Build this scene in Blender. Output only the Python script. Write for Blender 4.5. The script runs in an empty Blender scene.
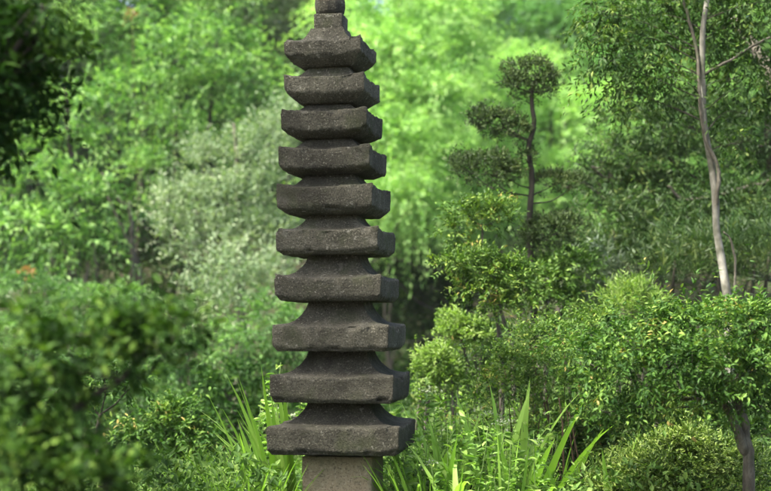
import bpy, math
import numpy as np
from mathutils import Vector, noise

# ------------------------------------------------------------------ camera, sky, sun, exposure
scene = bpy.context.scene
col = scene.collection
FPX = 1404.0            # focal length in pixels of the 771 px wide photograph (65.6 mm on 36 mm)
CAMZ = 1.5
CAMY = 4.2
HOR = 325.0             # picture row of the horizon
PAG_Y = 12.2            # where the pagoda stands
PAG_D = PAG_Y - CAMY    # its distance

cam_d = bpy.data.cameras.new("camera")
cam = bpy.data.objects.new("camera", cam_d)
col.objects.link(cam)
cam.location = (0, CAMY, CAMZ)
cam.rotation_euler = (math.radians(90), 0, 0)
cam_d.lens = FPX / 771.0 * 36.0
cam_d.sensor_width = 36.0
cam_d.sensor_fit = 'HORIZONTAL'
cam_d.shift_y = (HOR - 245.5) / 771.0
cam_d.clip_start = 0.1
cam_d.clip_end = 2000
cam_d.dof.use_dof = True
cam_d.dof.focus_distance = 7.75
cam_d.dof.aperture_fstop = 1.9
scene.camera = cam

SUN_EL, SUN_AZ = math.radians(58), math.radians(-118)   # azimuth from +Y (view direction) towards +X
world = bpy.data.worlds.new("World")
scene.world = world
world.use_nodes = True
nt = world.node_tree
nt.nodes.clear()
sky = nt.nodes.new("ShaderNodeTexSky")
sky.sky_type = 'NISHITA'
sky.sun_disc = False
sky.sun_elevation = SUN_EL
sky.sun_rotation = SUN_AZ
sky.dust_density = 6.0
sky.ozone_density = 0.6
bg = nt.nodes.new("ShaderNodeBackground")
bg.inputs["Strength"].default_value = 0.14
wo = nt.nodes.new("ShaderNodeOutputWorld")
nt.links.new(sky.outputs[0], bg.inputs[0])
nt.links.new(bg.outputs[0], wo.inputs[0])

sun_d = bpy.data.lights.new("sun", 'SUN')
sun_d.energy = 4.0
sun_d.angle = math.radians(4.0)
sun_d.color = (1.0, 0.95, 0.86)
sun = bpy.data.objects.new("sun", sun_d)
col.objects.link(sun)
sdir = Vector((math.sin(SUN_AZ) * math.cos(SUN_EL), math.cos(SUN_AZ) * math.cos(SUN_EL), math.sin(SUN_EL)))
sun.rotation_euler = sdir.to_track_quat('Z', 'Y').to_euler()
sun.location = (0, 0, 30)

scene.view_settings.view_transform = 'Standard'
scene.view_settings.look = 'None'
scene.view_settings.exposure = 2.05
scene.view_settings.gamma = 1.0
scene.view_settings.use_curve_mapping = False
scene.cycles.max_bounces = 7
scene.cycles.transmission_bounces = 5
scene.cycles.diffuse_bounces = 4
scene.cycles.use_denoising = True


# ------------------------------------------------------------------ helpers
def P(px, py, d):
    """a point seen at picture position (px, py) that stands d metres into the garden"""
    q = (d - CAMY) / FPX
    return np.array([(px - 385.5) * q, d, CAMZ + (HOR - py) * q])


def PX(px, d):
    return (px - 385.5) * (d - CAMY) / FPX


def unit(a):
    return a / np.maximum(np.linalg.norm(a, axis=-1, keepdims=True), 1e-9)


def smooth(a, b, x):
    t = np.clip((x - a) / (b - a), 0, 1)
    return t * t * (3 - 2 * t)


def gz(x, y):
    """height of the ground"""
    x = np.asarray(x, float)
    y = np.asarray(y, float)
    z = 0.06 * np.sin(x * 1.3 + 0.4) * np.cos(y * 0.9) + 0.05 * np.sin(x * 0.5 + y * 0.31)
    z = z * smooth(2, 6, y)
    z = z + 0.75 * smooth(1.0, 3.2, x) * smooth(13.2, 17.0, y) * (1 - 0.5 * smooth(30, 45, y))
    z = z + 17.0 * smooth(40, 84, y) + 6.0 * smooth(80, 300, y)
    z = z + 0.5 * smooth(45, 60, y) * np.sin(x * 0.23) * np.cos(y * 0.17)
    return z


def mesh_np(name, V, F, smooth_shade=True):
    """V (n,3); F list of (m,k) integer arrays"""
    me = bpy.data.meshes.new(name)
    V = np.asarray(V, np.float32)
    F = [np.asarray(f, np.int32) for f in F if len(f)]
    nl = sum(f.size for f in F)
    npoly = sum(len(f) for f in F)
    me.vertices.add(len(V))
    me.vertices.foreach_set("co", V.ravel())
    me.loops.add(nl)
    me.loops.foreach_set("vertex_index", np.concatenate([f.ravel() for f in F]))
    me.polygons.add(npoly)
    tot = np.concatenate([np.full(len(f), f.shape[1], np.int32) for f in F])
    st = np.concatenate([[0], np.cumsum(tot)[:-1]]).astype(np.int32)
    me.polygons.foreach_set("loop_start", st)
    me.polygons.foreach_set("loop_total", tot)
    me.polygons.foreach_set("use_smooth", np.full(npoly, smooth_shade, bool))
    me.update(calc_edges=True)
    return me


def obj(name, me, mat=None, parent=None, kind=None):
    o = bpy.data.objects.new(name, me)
    col.objects.link(o)
    if mat is not None and me is not None and not me.materials:
        me.materials.append(mat)
    if parent is not None:
        o.parent = parent
    if kind:
        o["kind"] = kind
    return o


def tag(o, label, cat, group=None):
    o["label"] = label
    o["category"] = cat
    if group:
        o["group"] = group
    return o


def thing(name, label, cat, loc, group=None):
    o = bpy.data.objects.new(name, None)
    col.objects.link(o)
    o.empty_display_size = 0.1
    o.location = loc
    return tag(o, label, cat, group)


def catmull(pts, n):
    pts = np.asarray(pts, float)
    if len(pts) == 2:
        t = np.linspace(0, 1, n)[:, None]
        return pts[0] * (1 - t) + pts[1] * t
    Q = np.vstack([2 * pts[0] - pts[1], pts, 2 * pts[-1] - pts[-2]])
    out = []
    for t in np.linspace(0, len(pts) - 1 - 1e-6, n):
        i = int(t)
        f = t - i
        a, b, c, d = Q[i:i + 4]
        out.append(0.5 * (2 * b + (c - a) * f + (2 * a - 5 * b + 4 * c - d) * f * f + (3 * b - a - 3 * c + d) * f ** 3))
    return np.array(out)


def tube_geo(pts, r0, r1, sides=8, n=14, rng=None, wob=0.0, knob=0.0, power=1.0):
    p = catmull(pts, n)
    if rng is not None and wob:
        w = rng.normal(0, wob, (n, 3))
        w[0] = 0
        w[1:-1] = (w[:-2] + w[1:-1] + w[2:]) / 2
        p = p + w
    t = np.linspace(0, 1, n)
    r = r0 + (r1 - r0) * t ** power
    if rng is not None and knob:
        r = r * (1 + rng.uniform(-knob, knob, n))
    tan = unit(np.gradient(p, axis=0))
    ref = np.array([0.31, 0.95, 0.05]) if abs(tan[0][2]) > 0.6 else np.array([0, 0, 1.0])
    a = unit(np.cross(tan, ref))
    b = np.cross(tan, a)
    ang = np.linspace(0, 2 * math.pi, sides, endpoint=False)
    ca, sa = np.cos(ang), np.sin(ang)
    rr = np.ones((n, sides))
    if rng is not None and knob:
        rr += rng.uniform(-knob, knob, (n, sides)) * 0.6
    V = p[:, None, :] + (r[:, None] * rr)[:, :, None] * (a[:, None, :] * ca[None, :, None] + b[:, None, :] * sa[None, :, None])
    V = V.reshape(-1, 3)
    i = np.arange(n - 1)[:, None] * sides
    j = np.arange(sides)[None, :]
    k = (j + 1) % sides
    F = np.stack([i + j, i + k, i + sides + k, i + sides + j], -1).reshape(-1, 4)
    V = np.vstack([V, p[-1:] + tan[-1:] * r1])
    e = (n - 1) * sides
    T = np.stack([e + np.arange(sides), e + (np.arange(sides) + 1) % sides, np.full(sides, len(V) - 1)], -1)
    return V, F, T


def join_geo(geos):
    Vs, Fs, Ts, o = [], [], [], 0
    for V, F, T in geos:
        Vs.append(V)
        Fs.append(F + o)
        Ts.append(T + o)
        o += len(V)
    return np.vstack(Vs), [np.vstack(Fs), np.vstack(Ts)]


# ------------------------------------------------------------------ materials
def new_mat(name):
    m = bpy.data.materials.new(name)
    m.use_nodes = True
    m.node_tree.nodes.clear()
    return m, m.node_tree.nodes, m.node_tree.links


def ramp(nodes, stops):
    r = nodes.new("ShaderNodeValToRGB")
    while len(r.color_ramp.elements) < len(stops):
        r.color_ramp.elements.new(0.5)
    for e, (p, c) in zip(r.color_ramp.elements, stops):
        e.position = p
        e.color = (*c, 1)
    return r


def leaf_mat(name, stops, trans=0.4, rough=0.5, spec=0.25, tint=(0.95, 1.15, 0.45), gain=(0.95, 0.98, 0.9), patch=1.3):
    stops = [(p, tuple(a * b for a, b in zip(c, gain))) for p, c in stops]
    m, N, L = new_mat(name)
    g = N.new("ShaderNodeNewGeometry")
    r = ramp(N, stops)
    tc = N.new("ShaderNodeTexCoord")
    nz = N.new("ShaderNodeTexNoise")
    nz.inputs["Scale"].default_value = patch
    nz.inputs["Detail"].default_value = 2
    L.new(tc.outputs["Object"], nz.inputs["Vector"])
    mm = N.new("ShaderNodeMath")
    mm.operation = 'MULTIPLY_ADD'
    mm.inputs[1].default_value = 0.7
    L.new(g.outputs["Random Per Island"], mm.inputs[0])
    m2 = N.new("ShaderNodeMath")
    m2.operation = 'MULTIPLY_ADD'
    m2.inputs[1].default_value = 1.5
    m2.inputs[2].default_value = -0.6
    L.new(nz.outputs["Fac"], m2.inputs[0])
    L.new(m2.outputs[0], mm.inputs[2])
    L.new(mm.outputs[0], r.inputs[0])
    p = N.new("ShaderNodeBsdfPrincipled")
    p.inputs["Roughness"].default_value = rough
    p.inputs["Specular IOR Level"].default_value = spec
    L.new(r.outputs[0], p.inputs["Base Color"])
    t = N.new("ShaderNodeBsdfTranslucent")
    mx = N.new("ShaderNodeMix")
    mx.data_type = 'RGBA'
    mx.blend_type = 'MULTIPLY'
    mx.inputs[0].default_value = 1.0
    mx.inputs[7].default_value = (*tint, 1)
    L.new(r.outputs[0], mx.inputs[6])
    L.new(mx.outputs[2], t.inputs[0])
    ms = N.new("ShaderNodeMixShader")
    ms.inputs[0].default_value = trans
    L.new(p.outputs[0], ms.inputs[1])
    L.new(t.outputs[0], ms.inputs[2])
    o = N.new("ShaderNodeOutputMaterial")
    L.new(ms.outputs[0], o.inputs[0])
    return m


def rough_mat(name, stops, scale=8.0, detail=6, bump=0.4, bscale=40.0, rough=0.9, stretch=(1, 1, 1), speck=None, vary=0.0):
    m, N, L = new_mat(name)
    tc = N.new("ShaderNodeTexCoord")
    mp = N.new("ShaderNodeMapping")
    mp.inputs["Scale"].default_value = stretch
    oi = N.new("ShaderNodeObjectInfo")
    vo = N.new("ShaderNodeVectorMath")
    vo.operation = 'SCALE'
    vo.inputs[0].default_value = (37.0, 19.0, 53.0)
    L.new(oi.outputs["Random"], vo.inputs["Scale"])
    va = N.new("ShaderNodeVectorMath")
    va.operation = 'ADD'
    L.new(tc.outputs["Object"], va.inputs[0])
    L.new(vo.outputs[0], va.inputs[1])
    L.new(va.outputs[0], mp.inputs[0])
    nz = N.new("ShaderNodeTexNoise")
    nz.inputs["Scale"].default_value = scale
    nz.inputs["Detail"].default_value = detail
    nz.inputs["Roughness"].default_value = 0.65
    L.new(mp.outputs[0], nz.inputs["Vector"])
    r = ramp(N, stops)
    L.new(nz.outputs["Fac"], r.inputs[0])
    c = r.outputs[0]
    if speck:
        for sc, lo, hi, colr, amt in speck:
            n2 = N.new("ShaderNodeTexNoise")
            n2.inputs["Scale"].default_value = sc
            n2.inputs["Detail"].default_value = 3
            n2.inputs["Roughness"].default_value = 0.7
            L.new(va.outputs[0], n2.inputs["Vector"])
            mr = N.new("ShaderNodeMapRange")
            mr.inputs[1].default_value = lo
            mr.inputs[2].default_value = hi
            mr.inputs[4].default_value = amt
            L.new(n2.outputs["Fac"], mr.inputs[0])
            mx = N.new("ShaderNodeMix")
            mx.data_type = 'RGBA'
            mx.inputs[7].default_value = (*colr, 1)
            L.new(mr.outputs[0], mx.inputs[0])
            L.new(c, mx.inputs[6])
            c = mx.outputs[2]
    if vary:
        hv = N.new("ShaderNodeHueSaturation")
        mv = N.new("ShaderNodeMapRange")
        mv.inputs[3].default_value = 1 - vary
        mv.inputs[4].default_value = 1 + vary
        L.new(oi.outputs["Random"], mv.inputs[0])
        L.new(mv.outputs[0], hv.inputs["Value"])
        L.new(c, hv.inputs["Color"])
        c = hv.outputs[0]
    p = N.new("ShaderNodeBsdfPrincipled")
    p.inputs["Roughness"].default_value = rough
    p.inputs["Specular IOR Level"].default_value = 0.2
    L.new(c, p.inputs["Base Color"])
    n3 = N.new("ShaderNodeTexNoise")
    n3.inputs["Scale"].default_value = bscale
    n3.inputs["Detail"].default_value = 8
    n3.inputs["Roughness"].default_value = 0.7
    L.new(mp.outputs[0], n3.inputs["Vector"])
    bp = N.new("ShaderNodeBump")
    bp.inputs["Strength"].default_value = bump
    bp.inputs["Distance"].default_value = 0.02
    L.new(n3.outputs["Fac"], bp.inputs["Height"])
    L.new(bp.outputs[0], p.inputs["Normal"])
    o = N.new("ShaderNodeOutputMaterial")
    L.new(p.outputs[0], o.inputs[0])
    return m


M = {}
M['bright'] = leaf_mat('leaf_bright', [(0.0, (0.085, 0.20, 0.055)), (0.45, (0.28, 0.47, 0.155)), (1.0, (0.52, 0.68, 0.31))], 0.5)
M['cool'] = leaf_mat('leaf_cool', [(0.0, (0.08, 0.20, 0.06)), (0.5, (0.14, 0.29, 0.10)), (1.0, (0.21, 0.38, 0.14))], 0.45)
M['mid'] = leaf_mat('leaf_mid', [(0.0, (0.014, 0.052, 0.013)), (0.45, (0.085, 0.20, 0.05)), (1.0, (0.37, 0.56, 0.19))], 0.42)
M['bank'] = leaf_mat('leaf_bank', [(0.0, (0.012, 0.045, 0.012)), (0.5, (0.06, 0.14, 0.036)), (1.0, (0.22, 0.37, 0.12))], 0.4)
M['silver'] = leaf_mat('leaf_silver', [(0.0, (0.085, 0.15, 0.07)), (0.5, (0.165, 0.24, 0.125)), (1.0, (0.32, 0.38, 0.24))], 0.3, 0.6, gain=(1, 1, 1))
M['dark'] = leaf_mat('leaf_dark', [(0.0, (0.008, 0.024, 0.006)), (0.6, (0.022, 0.055, 0.012)), (1.0, (0.06, 0.11, 0.02))], 0.3, 0.7, 0.05, patch=3.5)  # dark foliage colour, also used to paint shade in hollows and gaps
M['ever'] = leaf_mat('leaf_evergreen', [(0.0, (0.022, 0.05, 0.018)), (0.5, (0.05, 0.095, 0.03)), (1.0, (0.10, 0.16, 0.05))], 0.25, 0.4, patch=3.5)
M['everd'] = leaf_mat('leaf_evergreen_deep', [(0.0, (0.012, 0.03, 0.009)), (0.5, (0.032, 0.068, 0.018)), (0.85, (0.06, 0.10, 0.026)), (1.0, (0.13, 0.17, 0.045))], 0.25, 0.5, 0.2, patch=3.5)
M['niwaki'] = leaf_mat('leaf_niwaki', [(0.0, (0.012, 0.026, 0.007)), (0.5, (0.032, 0.06, 0.016)), (0.85, (0.075, 0.115, 0.03)), (1.0, (0.12, 0.14, 0.045))], 0.2, 0.55, gain=(1, 1, 1))
M['tree'] = leaf_mat('leaf_right_tree', [(0.0, (0.014, 0.035, 0.009)), (0.5, (0.038, 0.08, 0.018)), (0.85, (0.085, 0.145, 0.032)), (1.0, (0.19, 0.25, 0.06))], 0.35, 0.55, 0.15, patch=3.5)
M['shrub'] = leaf_mat('leaf_shrub', [(0.0, (0.02, 0.05, 0.01)), (0.45, (0.06, 0.118, 0.022)), (0.8, (0.13, 0.21, 0.04)), (0.98, (0.23, 0.28, 0.06)), (1.0, (0.28, 0.22, 0.07))], 0.28, 0.55, 0.15, patch=3.5)
M['front'] = leaf_mat('leaf_front', [(0.0, (0.014, 0.042, 0.008)), (0.5, (0.05, 0.115, 0.02)), (0.85, (0.12, 0.205, 0.036)), (0.98, (0.22, 0.29, 0.065)), (1.0, (0.28, 0.22, 0.07))], 0.28, 0.55, 0.15, patch=3.5)
M['fore'] = leaf_mat('leaf_fore', [(0.0, (0.006, 0.02, 0.004)), (0.4, (0.02, 0.052, 0.008)), (0.7, (0.05, 0.105, 0.016)), (0.95, (0.11, 0.18, 0.03)), (1.0, (0.12, 0.17, 0.032))], 0.3, 0.6, 0.1, patch=7)
M['clip'] = leaf_mat('leaf_clipped', [(0.0, (0.025, 0.055, 0.012)), (0.45, (0.10, 0.165, 0.034)), (1.0, (0.30, 0.38, 0.10))], 0.3, 0.45, patch=3.5)
M['yellow'] = leaf_mat('leaf_yellowgreen', [(0.0, (0.08, 0.15, 0.03)), (0.5, (0.16, 0.25, 0.06)), (1.0, (0.30, 0.39, 0.12))], 0.45, patch=3.5)
M['blade'] = leaf_mat('leaf_blade', [(0.0, (0.10, 0.21, 0.03)), (0.5, (0.22, 0.38, 0.065)), (1.0, (0.40, 0.54, 0.14))], 0.45, 0.5, 0.2)
M['cover'] = leaf_mat('leaf_cover', [(0.0, (0.025, 0.06, 0.012)), (0.5, (0.07, 0.14, 0.028)), (1.0, (0.19, 0.28, 0.07))], 0.3, 0.55, 0.15, patch=3.5)
M['weed'] = leaf_mat('leaf_weed', [(0.0, (0.06, 0.13, 0.025)), (0.5, (0.15, 0.27, 0.05)), (1.0, (0.32, 0.44, 0.12))], 0.4, 0.5, 0.25, patch=3.5)
M['grey'] = leaf_mat('leaf_greygreen', [(0.0, (0.06, 0.10, 0.06)), (0.5, (0.11, 0.16, 0.09)), (1.0, (0.20, 0.25, 0.15))], 0.3, gain=(1, 1, 1))
M['rust'] = leaf_mat('leaf_rust', [(0.0, (0.20, 0.10, 0.04)), (1.0, (0.34, 0.18, 0.08))], 0.4, gain=(1, 1, 1))
M['flower'] = leaf_mat('petal_pale', [(0.0, (0.22, 0.27, 0.16)), (1.0, (0.42, 0.46, 0.34))], 0.4, gain=(1, 1, 1))
M['bark_dark'] = rough_mat('bark_dark', [(0.3, (0.024, 0.022, 0.016)), (0.7, (0.066, 0.06, 0.046))], 14, bump=0.6, stretch=(1, 1, .3))
M['bark_pale'] = rough_mat('bark_pale', [(0.3, (0.06, 0.057, 0.043)), (0.5, (0.18, 0.175, 0.14)), (0.7, (0.36, 0.355, 0.30))], 12, bump=0.5,
                           stretch=(1, 1, .45), speck=[(4, 0.5, 0.62, (0.055, 0.06, 0.035), 0.8)])
M['bark_grey'] = rough_mat('bark_grey', [(0.3, (0.04, 0.036, 0.026)), (0.5, (0.085, 0.078, 0.058)), (0.7, (0.19, 0.18, 0.14))], 22, bump=1.0, stretch=(1, 1, .35), speck=[(9, 0.55, 0.65, (0.05, 0.065, 0.03), 0.8)])
M['stem_brown'] = rough_mat('stem_brown', [(0.3, (0.04, 0.026, 0.016)), (0.7, (0.09, 0.06, 0.036))], 30, bump=0.2)
M['stem_green'] = rough_mat('stem_green', [(0.3, (0.06, 0.11, 0.03)), (0.7, (0.12, 0.19, 0.05))], 30, bump=0.2)
M['stone'] = rough_mat('stone_weathered', [(0.22, (0.026, 0.025, 0.017)), (0.5, (0.07, 0.067, 0.048)), (0.78, (0.15, 0.143, 0.105))], 5, 12, 1.0, 85,
                       0.95, speck=[(95, 0.56, 0.70, (0.24, 0.23, 0.175), 0.9), (110, 0.47, 0.36, (0.018, 0.017, 0.012), 0.8), (3.5, 0.54, 0.68, (0.045, 0.056, 0.02), 0.55),
                                    (11, 0.60, 0.72, (0.19, 0.187, 0.15), 0.4), (26, 0.64, 0.70, (0.28, 0.275, 0.22), 0.6), (2.2, 0.50, 0.70, (0.03, 0.028, 0.02), 0.7)], vary=0.2)
M['plinth'] = rough_mat('stone_plinth', [(0.25, (0.19, 0.155, 0.098)), (0.5, (0.28, 0.232, 0.15)), (0.75, (0.37, 0.31, 0.21))], 7, 9, 0.6, 90,
                        0.92, speck=[(70, 0.56, 0.7, (0.44, 0.39, 0.28), 0.6), (90, 0.46, 0.36, (0.08, 0.066, 0.045), 0.7), (7, 0.52, 0.68, (0.13, 0.12, 0.07), 0.6), (3, 0.5, 0.7, (0.10, 0.085, 0.055), 0.6)])
M['soil'] = rough_mat('soil', [(0.3, (0.018, 0.015, 0.009)), (0.5, (0.028, 0.026, 0.012)), (0.7, (0.028, 0.045, 0.014))], 0.9, 8, 0.6, 12)

# ------------------------------------------------------------------ ground
xs = np.concatenate([np.linspace(-300, -30, 14, endpoint=False), np.linspace(-30, 30, 81), np.linspace(30, 300, 15)[1:]])
ys = np.concatenate([np.linspace(-60, 4, 9, endpoint=False), np.linspace(4, 90, 130), np.linspace(90, 420, 20)[1:]])
X, Y = np.meshgrid(xs, ys)
V = np.stack([X, Y, gz(X, Y)], -1).reshape(-1, 3)
nx = len(xs)
i, j = np.meshgrid(np.arange(len(ys) - 1), np.arange(nx - 1), indexing='ij')
F = np.stack([i * nx + j, i * nx + j + 1, (i + 1) * nx + j + 1, (i + 1) * nx + j], -1).reshape(-1, 4)
g = obj("ground", mesh_np("ground", V, [F]), M['soil'], kind="structure")
g["label"] = "dark earth of the garden under the plants"

# ------------------------------------------------------------------ foliage machinery
TPL = {
    'rhomb': (np.array([[0, 0, 0], [.42, .5, .07], [1, 0, -.06], [.42, -.5, .07]]), np.array([[0, 2, 1], [0, 3, 2]])),
    'lance': (np.array([[0, 0, 0], [.35, .5, .08], [.7, .33, .05], [1, 0, -.12], [.7, -.33, .05], [.35, -.5, .08], [.5, 0, 0]]),
              np.array([[0, 6, 1], [1, 6, 2], [2, 6, 3], [3, 6, 4], [4, 6, 5], [5, 6, 0]])),
    'needle': (np.array([[0, 0, 0], [.5, .5, 0], [1, 0, 0], [.5, -.5, 0]]), np.array([[0, 2, 1], [0, 3, 2]])),
}


def leaf_geo(pos, D, Nn, L, W, tpl):
    T, F = TPL[tpl]
    D = unit(D)
    S = unit(np.cross(Nn, D))
    Nn = np.cross(D, S)
    n, k = len(pos), len(T)
    V = (pos[:, None, :] + D[:, None, :] * (T[None, :, 0, None] * L[:, None, None])
         + S[:, None, :] * (T[None, :, 1, None] * W[:, None, None]) + Nn[:, None, :] * (T[None, :, 2, None] * L[:, None, None]))
    Fs = (np.arange(n)[:, None, None] * k + F[None]).reshape(-1, 3)
    return V.reshape(-1, 3), Fs


def crown_geo(clumps, sp, rng):
    """clumps: list of (centre(3), radii(3)); leaves on twigs spread through each clump's shell"""
    Ps, Ds, Ns, Ls = [], [], [], []
    for c, r in clumps:
        r = np.asarray(r, float)
        area = 4 * math.pi * (np.prod(r) ** (2 / 3))
        nt_ = max(6, int(sp['dens'] * area))
        u = rng.normal(0, 1, (nt_, 3))
        u[:, 2] += sp.get('up', 0.5)
        u = unit(u)
        fr = rng.normal(0, 2.2, (5, 3))
        ph = rng.uniform(0, 6.28, 5)
        lob = np.sin(u @ fr.T + ph).sum(1) * sp.get('lobe', 0.10)
        sh = rng.uniform(sp.get('lo', 0.5) ** 2, 1.0, nt_) ** 0.5 * (1 + lob)
        o = c + u * r * sh[:, None]
        out = unit(u / r)
        d = unit(out * sp.get('out', 0.8) + rng.normal(0, sp.get('rand', 0.35), (nt_, 3)) + np.array([0, 0, sp.get('lift', 0.0)]))
        TL = sp['twig'] * rng.uniform(0.6, 1.3, nt_) * (1 + sp.get('wisp', 1.2) * (rng.random(nt_) < .07))
        k = sp['k']
        side = unit(np.cross(d, rng.normal(0, 1, (nt_, 3)) * 0.5 + np.array([0, 0, 1.0])))
        for q in range(k):
            t = (q + rng.uniform(0.2, 0.8, nt_)) / k
            pos = o + d * (TL * t)[:, None]
            pos[:, 2] -= sp.get('droop', 0.3) * TL * t * t
            sgn = (1 if q % 2 else -1) * np.ones(nt_)
            ld = d * 0.7 + side * (sgn * sp.get('splay', 0.8))[:, None] + rng.normal(0, 0.3, (nt_, 3))
            ld[:, 2] -= sp.get('hang', 0.3)
            nn = np.array([0, 0, 1.0]) + rng.normal(0, sp.get('tilt', 0.45), (nt_, 3)) + out * 0.3
            Ps.append(pos)
            Ds.append(ld)
            Ns.append(nn)
            Ls.append(sp['leaf'] * rng.uniform(0.6, 1.25, nt_))
    Ps, Ds, Ns, Ls = map(np.concatenate, (Ps, Ds, Ns, Ls))
    return leaf_geo(Ps, Ds, Ns, Ls, Ls * sp.get('wide', 0.45), sp.get('tpl', 'rhomb'))


def pxc(px, py, rx, ry, d, rd=None):
    s = (d - CAMY) / FPX
    rd = rd if rd is not None else rx * s
    return (P(px, py, d), np.array([rx * s, rd, ry * s]))


def scatter(box, d, n, rx, ry, rng, dspan=1.0, rd=None):
    """n clumps spread over a picture-sized box at depth d"""
    out = []
    x0, y0, x1, y1 = box
    for i in range(n):
        q = rng.uniform(0.7, 1.3)
        out.append(pxc(rng.uniform(x0, x1), rng.uniform(y0, y1), rx * q, ry * q * rng.uniform(.8, 1.2), d + rng.uniform(-dspan, dspan), rd))
    return out


SEED = [11]


def plant(name, label, cat, base, clumps, sp, leafmat, bark, trunk=None, r0=0.05, r1=0.02, group=None, limbs=True,
          stems=False, twigs=0, sides=8, wood='trunk', crown='crown', limb_r=0.45, extra=None, arch=0.12, limb_mat=None, limb_from=0):
    """one tree or shrub: an Empty at the base > trunk (or stems), branches, crown"""
    SEED[0] += 1
    rng = np.random.default_rng(SEED[0] * 7919)
    bx, by = base
    b = np.array([bx, by, float(gz(bx, by))])
    root = thing(name, label, cat, tuple(b), group)
    tp = None
    if trunk is not None:
        tp = [b - np.array([0, 0, 0.1])] + [np.asarray(q, float) for q in trunk]
        V, F, T = tube_geo(tp, r0, r1, sides + 2, 30, rng, wob=r0 * 0.12, knob=0.06, power=0.8)
        obj(wood, mesh_np(wood, V - b, [F, T]), bark, root)
        tpr = catmull(tp, 40)
    if limbs:
        for c, r in clumps:
            if tp is not None:
                tq = tpr[limb_from:]
                low = tq[tq[:, 2] < c[2] + 0.05]
                if not len(low):
                    low = tq[:3]
                dist = np.linalg.norm(low[:, :2] - c[:2], axis=1)
                want = c[2] - 0.45 * dist
                s = low[np.argmin(np.abs(low[:, 2] - want) + 0.3 * dist)]
                rs = max(r1, r0 * 0.8 * (1 - 0.6 * (s[2] - b[2]) / max(0.1, tpr[-1, 2] - b[2]))) * limb_r
            else:
                s = b + np.array([rng.normal(0, 0.04), rng.normal(0, 0.04), -0.05])
                rs = r0
            e = c - np.array([0, 0, 0.25 * r[2]])
            mid = (s + e) / 2 + np.array([0, 0, -arch * np.linalg.norm(e - s)]) + rng.normal(0, 0.05, 3) * np.linalg.norm(e - s)
            V, F, T = tube_geo([s, mid, e], rs, rs * 0.4, 6, 10, rng, wob=rs * 0.3)
            bo = obj('stem' if tp is None else 'branch', mesh_np('branch', V - b, [F, T]), limb_mat or bark, root)
            geos = []
            for _ in range(twigs):
                u = unit(rng.normal(0, 1, 3) + np.array([0, 0, 0.35]))
                q = c + u * r * 0.85
                st = s * 0.15 + e * 0.85 if rng.random() < 0.5 else e
                m2 = (st + q) / 2 + np.array([0, 0, -0.08 * np.linalg.norm(q - st)])
                geos.append(tube_geo([st, m2, q], rs * 0.38, rs * 0.12, 4, 5, rng, wob=rs * 0.2))
            if geos:
                V, Fl = join_geo(geos)
                obj('twigs', mesh_np('twigs', V - b, Fl), limb_mat or bark, bo, kind="stuff")
    V, F = crown_geo(clumps, sp, rng)
    obj(crown, mesh_np(crown, V - b, [F], False), leafmat, root, kind="stuff")
    return root


# ------------------------------------------------------------------ the stone pagoda
YAW = math.radians(-9.6)
TIERS = [  # side, centre x, rows of seat, eave bottom, eave top, corner lift, seat width share (photograph pixels)
    (78.5, 331.5, 66.5, 55, 40.5, 4, .62), (81.5, 333.0, 103.5, 93, 76, 3, .64), (87, 333.0, 137.5, 130, 110.5, 3, .66),
    (92.5, 334.0, 173.5, 168.5, 148.5, 3.5, .74), (97, 335.2, 214, 208, 186, 3, .78), (102.5, 337.5, 254, 251, 230, 3, .88),
    (107, 338.5, 301, 299, 278.5, 3.5, .90), (116, 341.2, 351, 349.5, 327, 3, .92), (122.5, 342.3, 403.5, 402, 378, 2.5, .93), (131, 343.6, 455.5, 454, 428.5, 2, .93)]
pb = np.array([(343.6 - 385.5) / FPX * PAG_D, PAG_Y, 0.0])
pag = thing("stone_pagoda", "tall weathered grey stone pagoda of ten stacked roof tiers", "pagoda", tuple(pb))


def square_ring(h, z, lift, nper, sag=0.0, pw=2.6):
    """one ring of a square stone: half side h, corners lifted, sides slightly bowed in"""
    u = np.linspace(-1, 1, nper, endpoint=False)
    l = np.abs(u) ** pw
    bow = 1 - sag * (1 - u * u)
    zz = z + lift * l
    a = np.stack([u * h, -h * bow, zz], -1)
    b = np.stack([h * bow, u * h, zz], -1)
    c = np.stack([-u * h, h * bow, zz], -1)
    d = np.stack([-h * bow, -u * h, zz], -1)
    return np.vstack([a, b, c, d])


def stone_mesh(name, rings, nper, amp, seed, edge_rings=()):
    V = np.vstack(rings)
    n = 4 * nper
    m = len(rings)
    i = np.arange(m - 1)[:, None] * n
    j = np.arange(n)[None, :]
    k = (j + 1) % n
    F = np.stack([i + j, i + k, i + n + k, i + n + j], -1).reshape(-1, 4)
    cb, ct = rings[0].mean(0), rings[-1].mean(0)
    V = np.vstack([V, cb, ct])
    jj = np.arange(n)
    T = np.vstack([np.stack([(jj + 1) % n, jj, np.full(n, len(V) - 2)], -1),
                   np.stack([(m - 1) * n + jj, (m - 1) * n + (jj + 1) % n, np.full(n, len(V) - 1)], -1)])
    off = Vector((seed * 3.7, seed * 1.9, seed * 5.1))
    for q in range(len(V)):
        p = Vector(V[q])
        ring = q // n
        e = 2.6 if ring in edge_rings else 1.0
        f = noise.noise_vector(p * 9 + off) * 1.4 + noise.noise_vector(p * 28 + off) * 0.8 + noise.noise_vector(p * 62 + off) * 0.7
        ch = noise.noise(p * 14 + off * 2)
        if e > 1 and ch > 0.2:
            f = f + Vector((-p.x, -p.y, 0)).normalized() * (ch - 0.2) * 11
        V[q] += np.array(f) * amp * e
    return mesh_np(name, V, [F, T])


def row_z(y, back):
    return CAMZ + (HOR - y) * (PAG_D - back) / FPX


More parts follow.
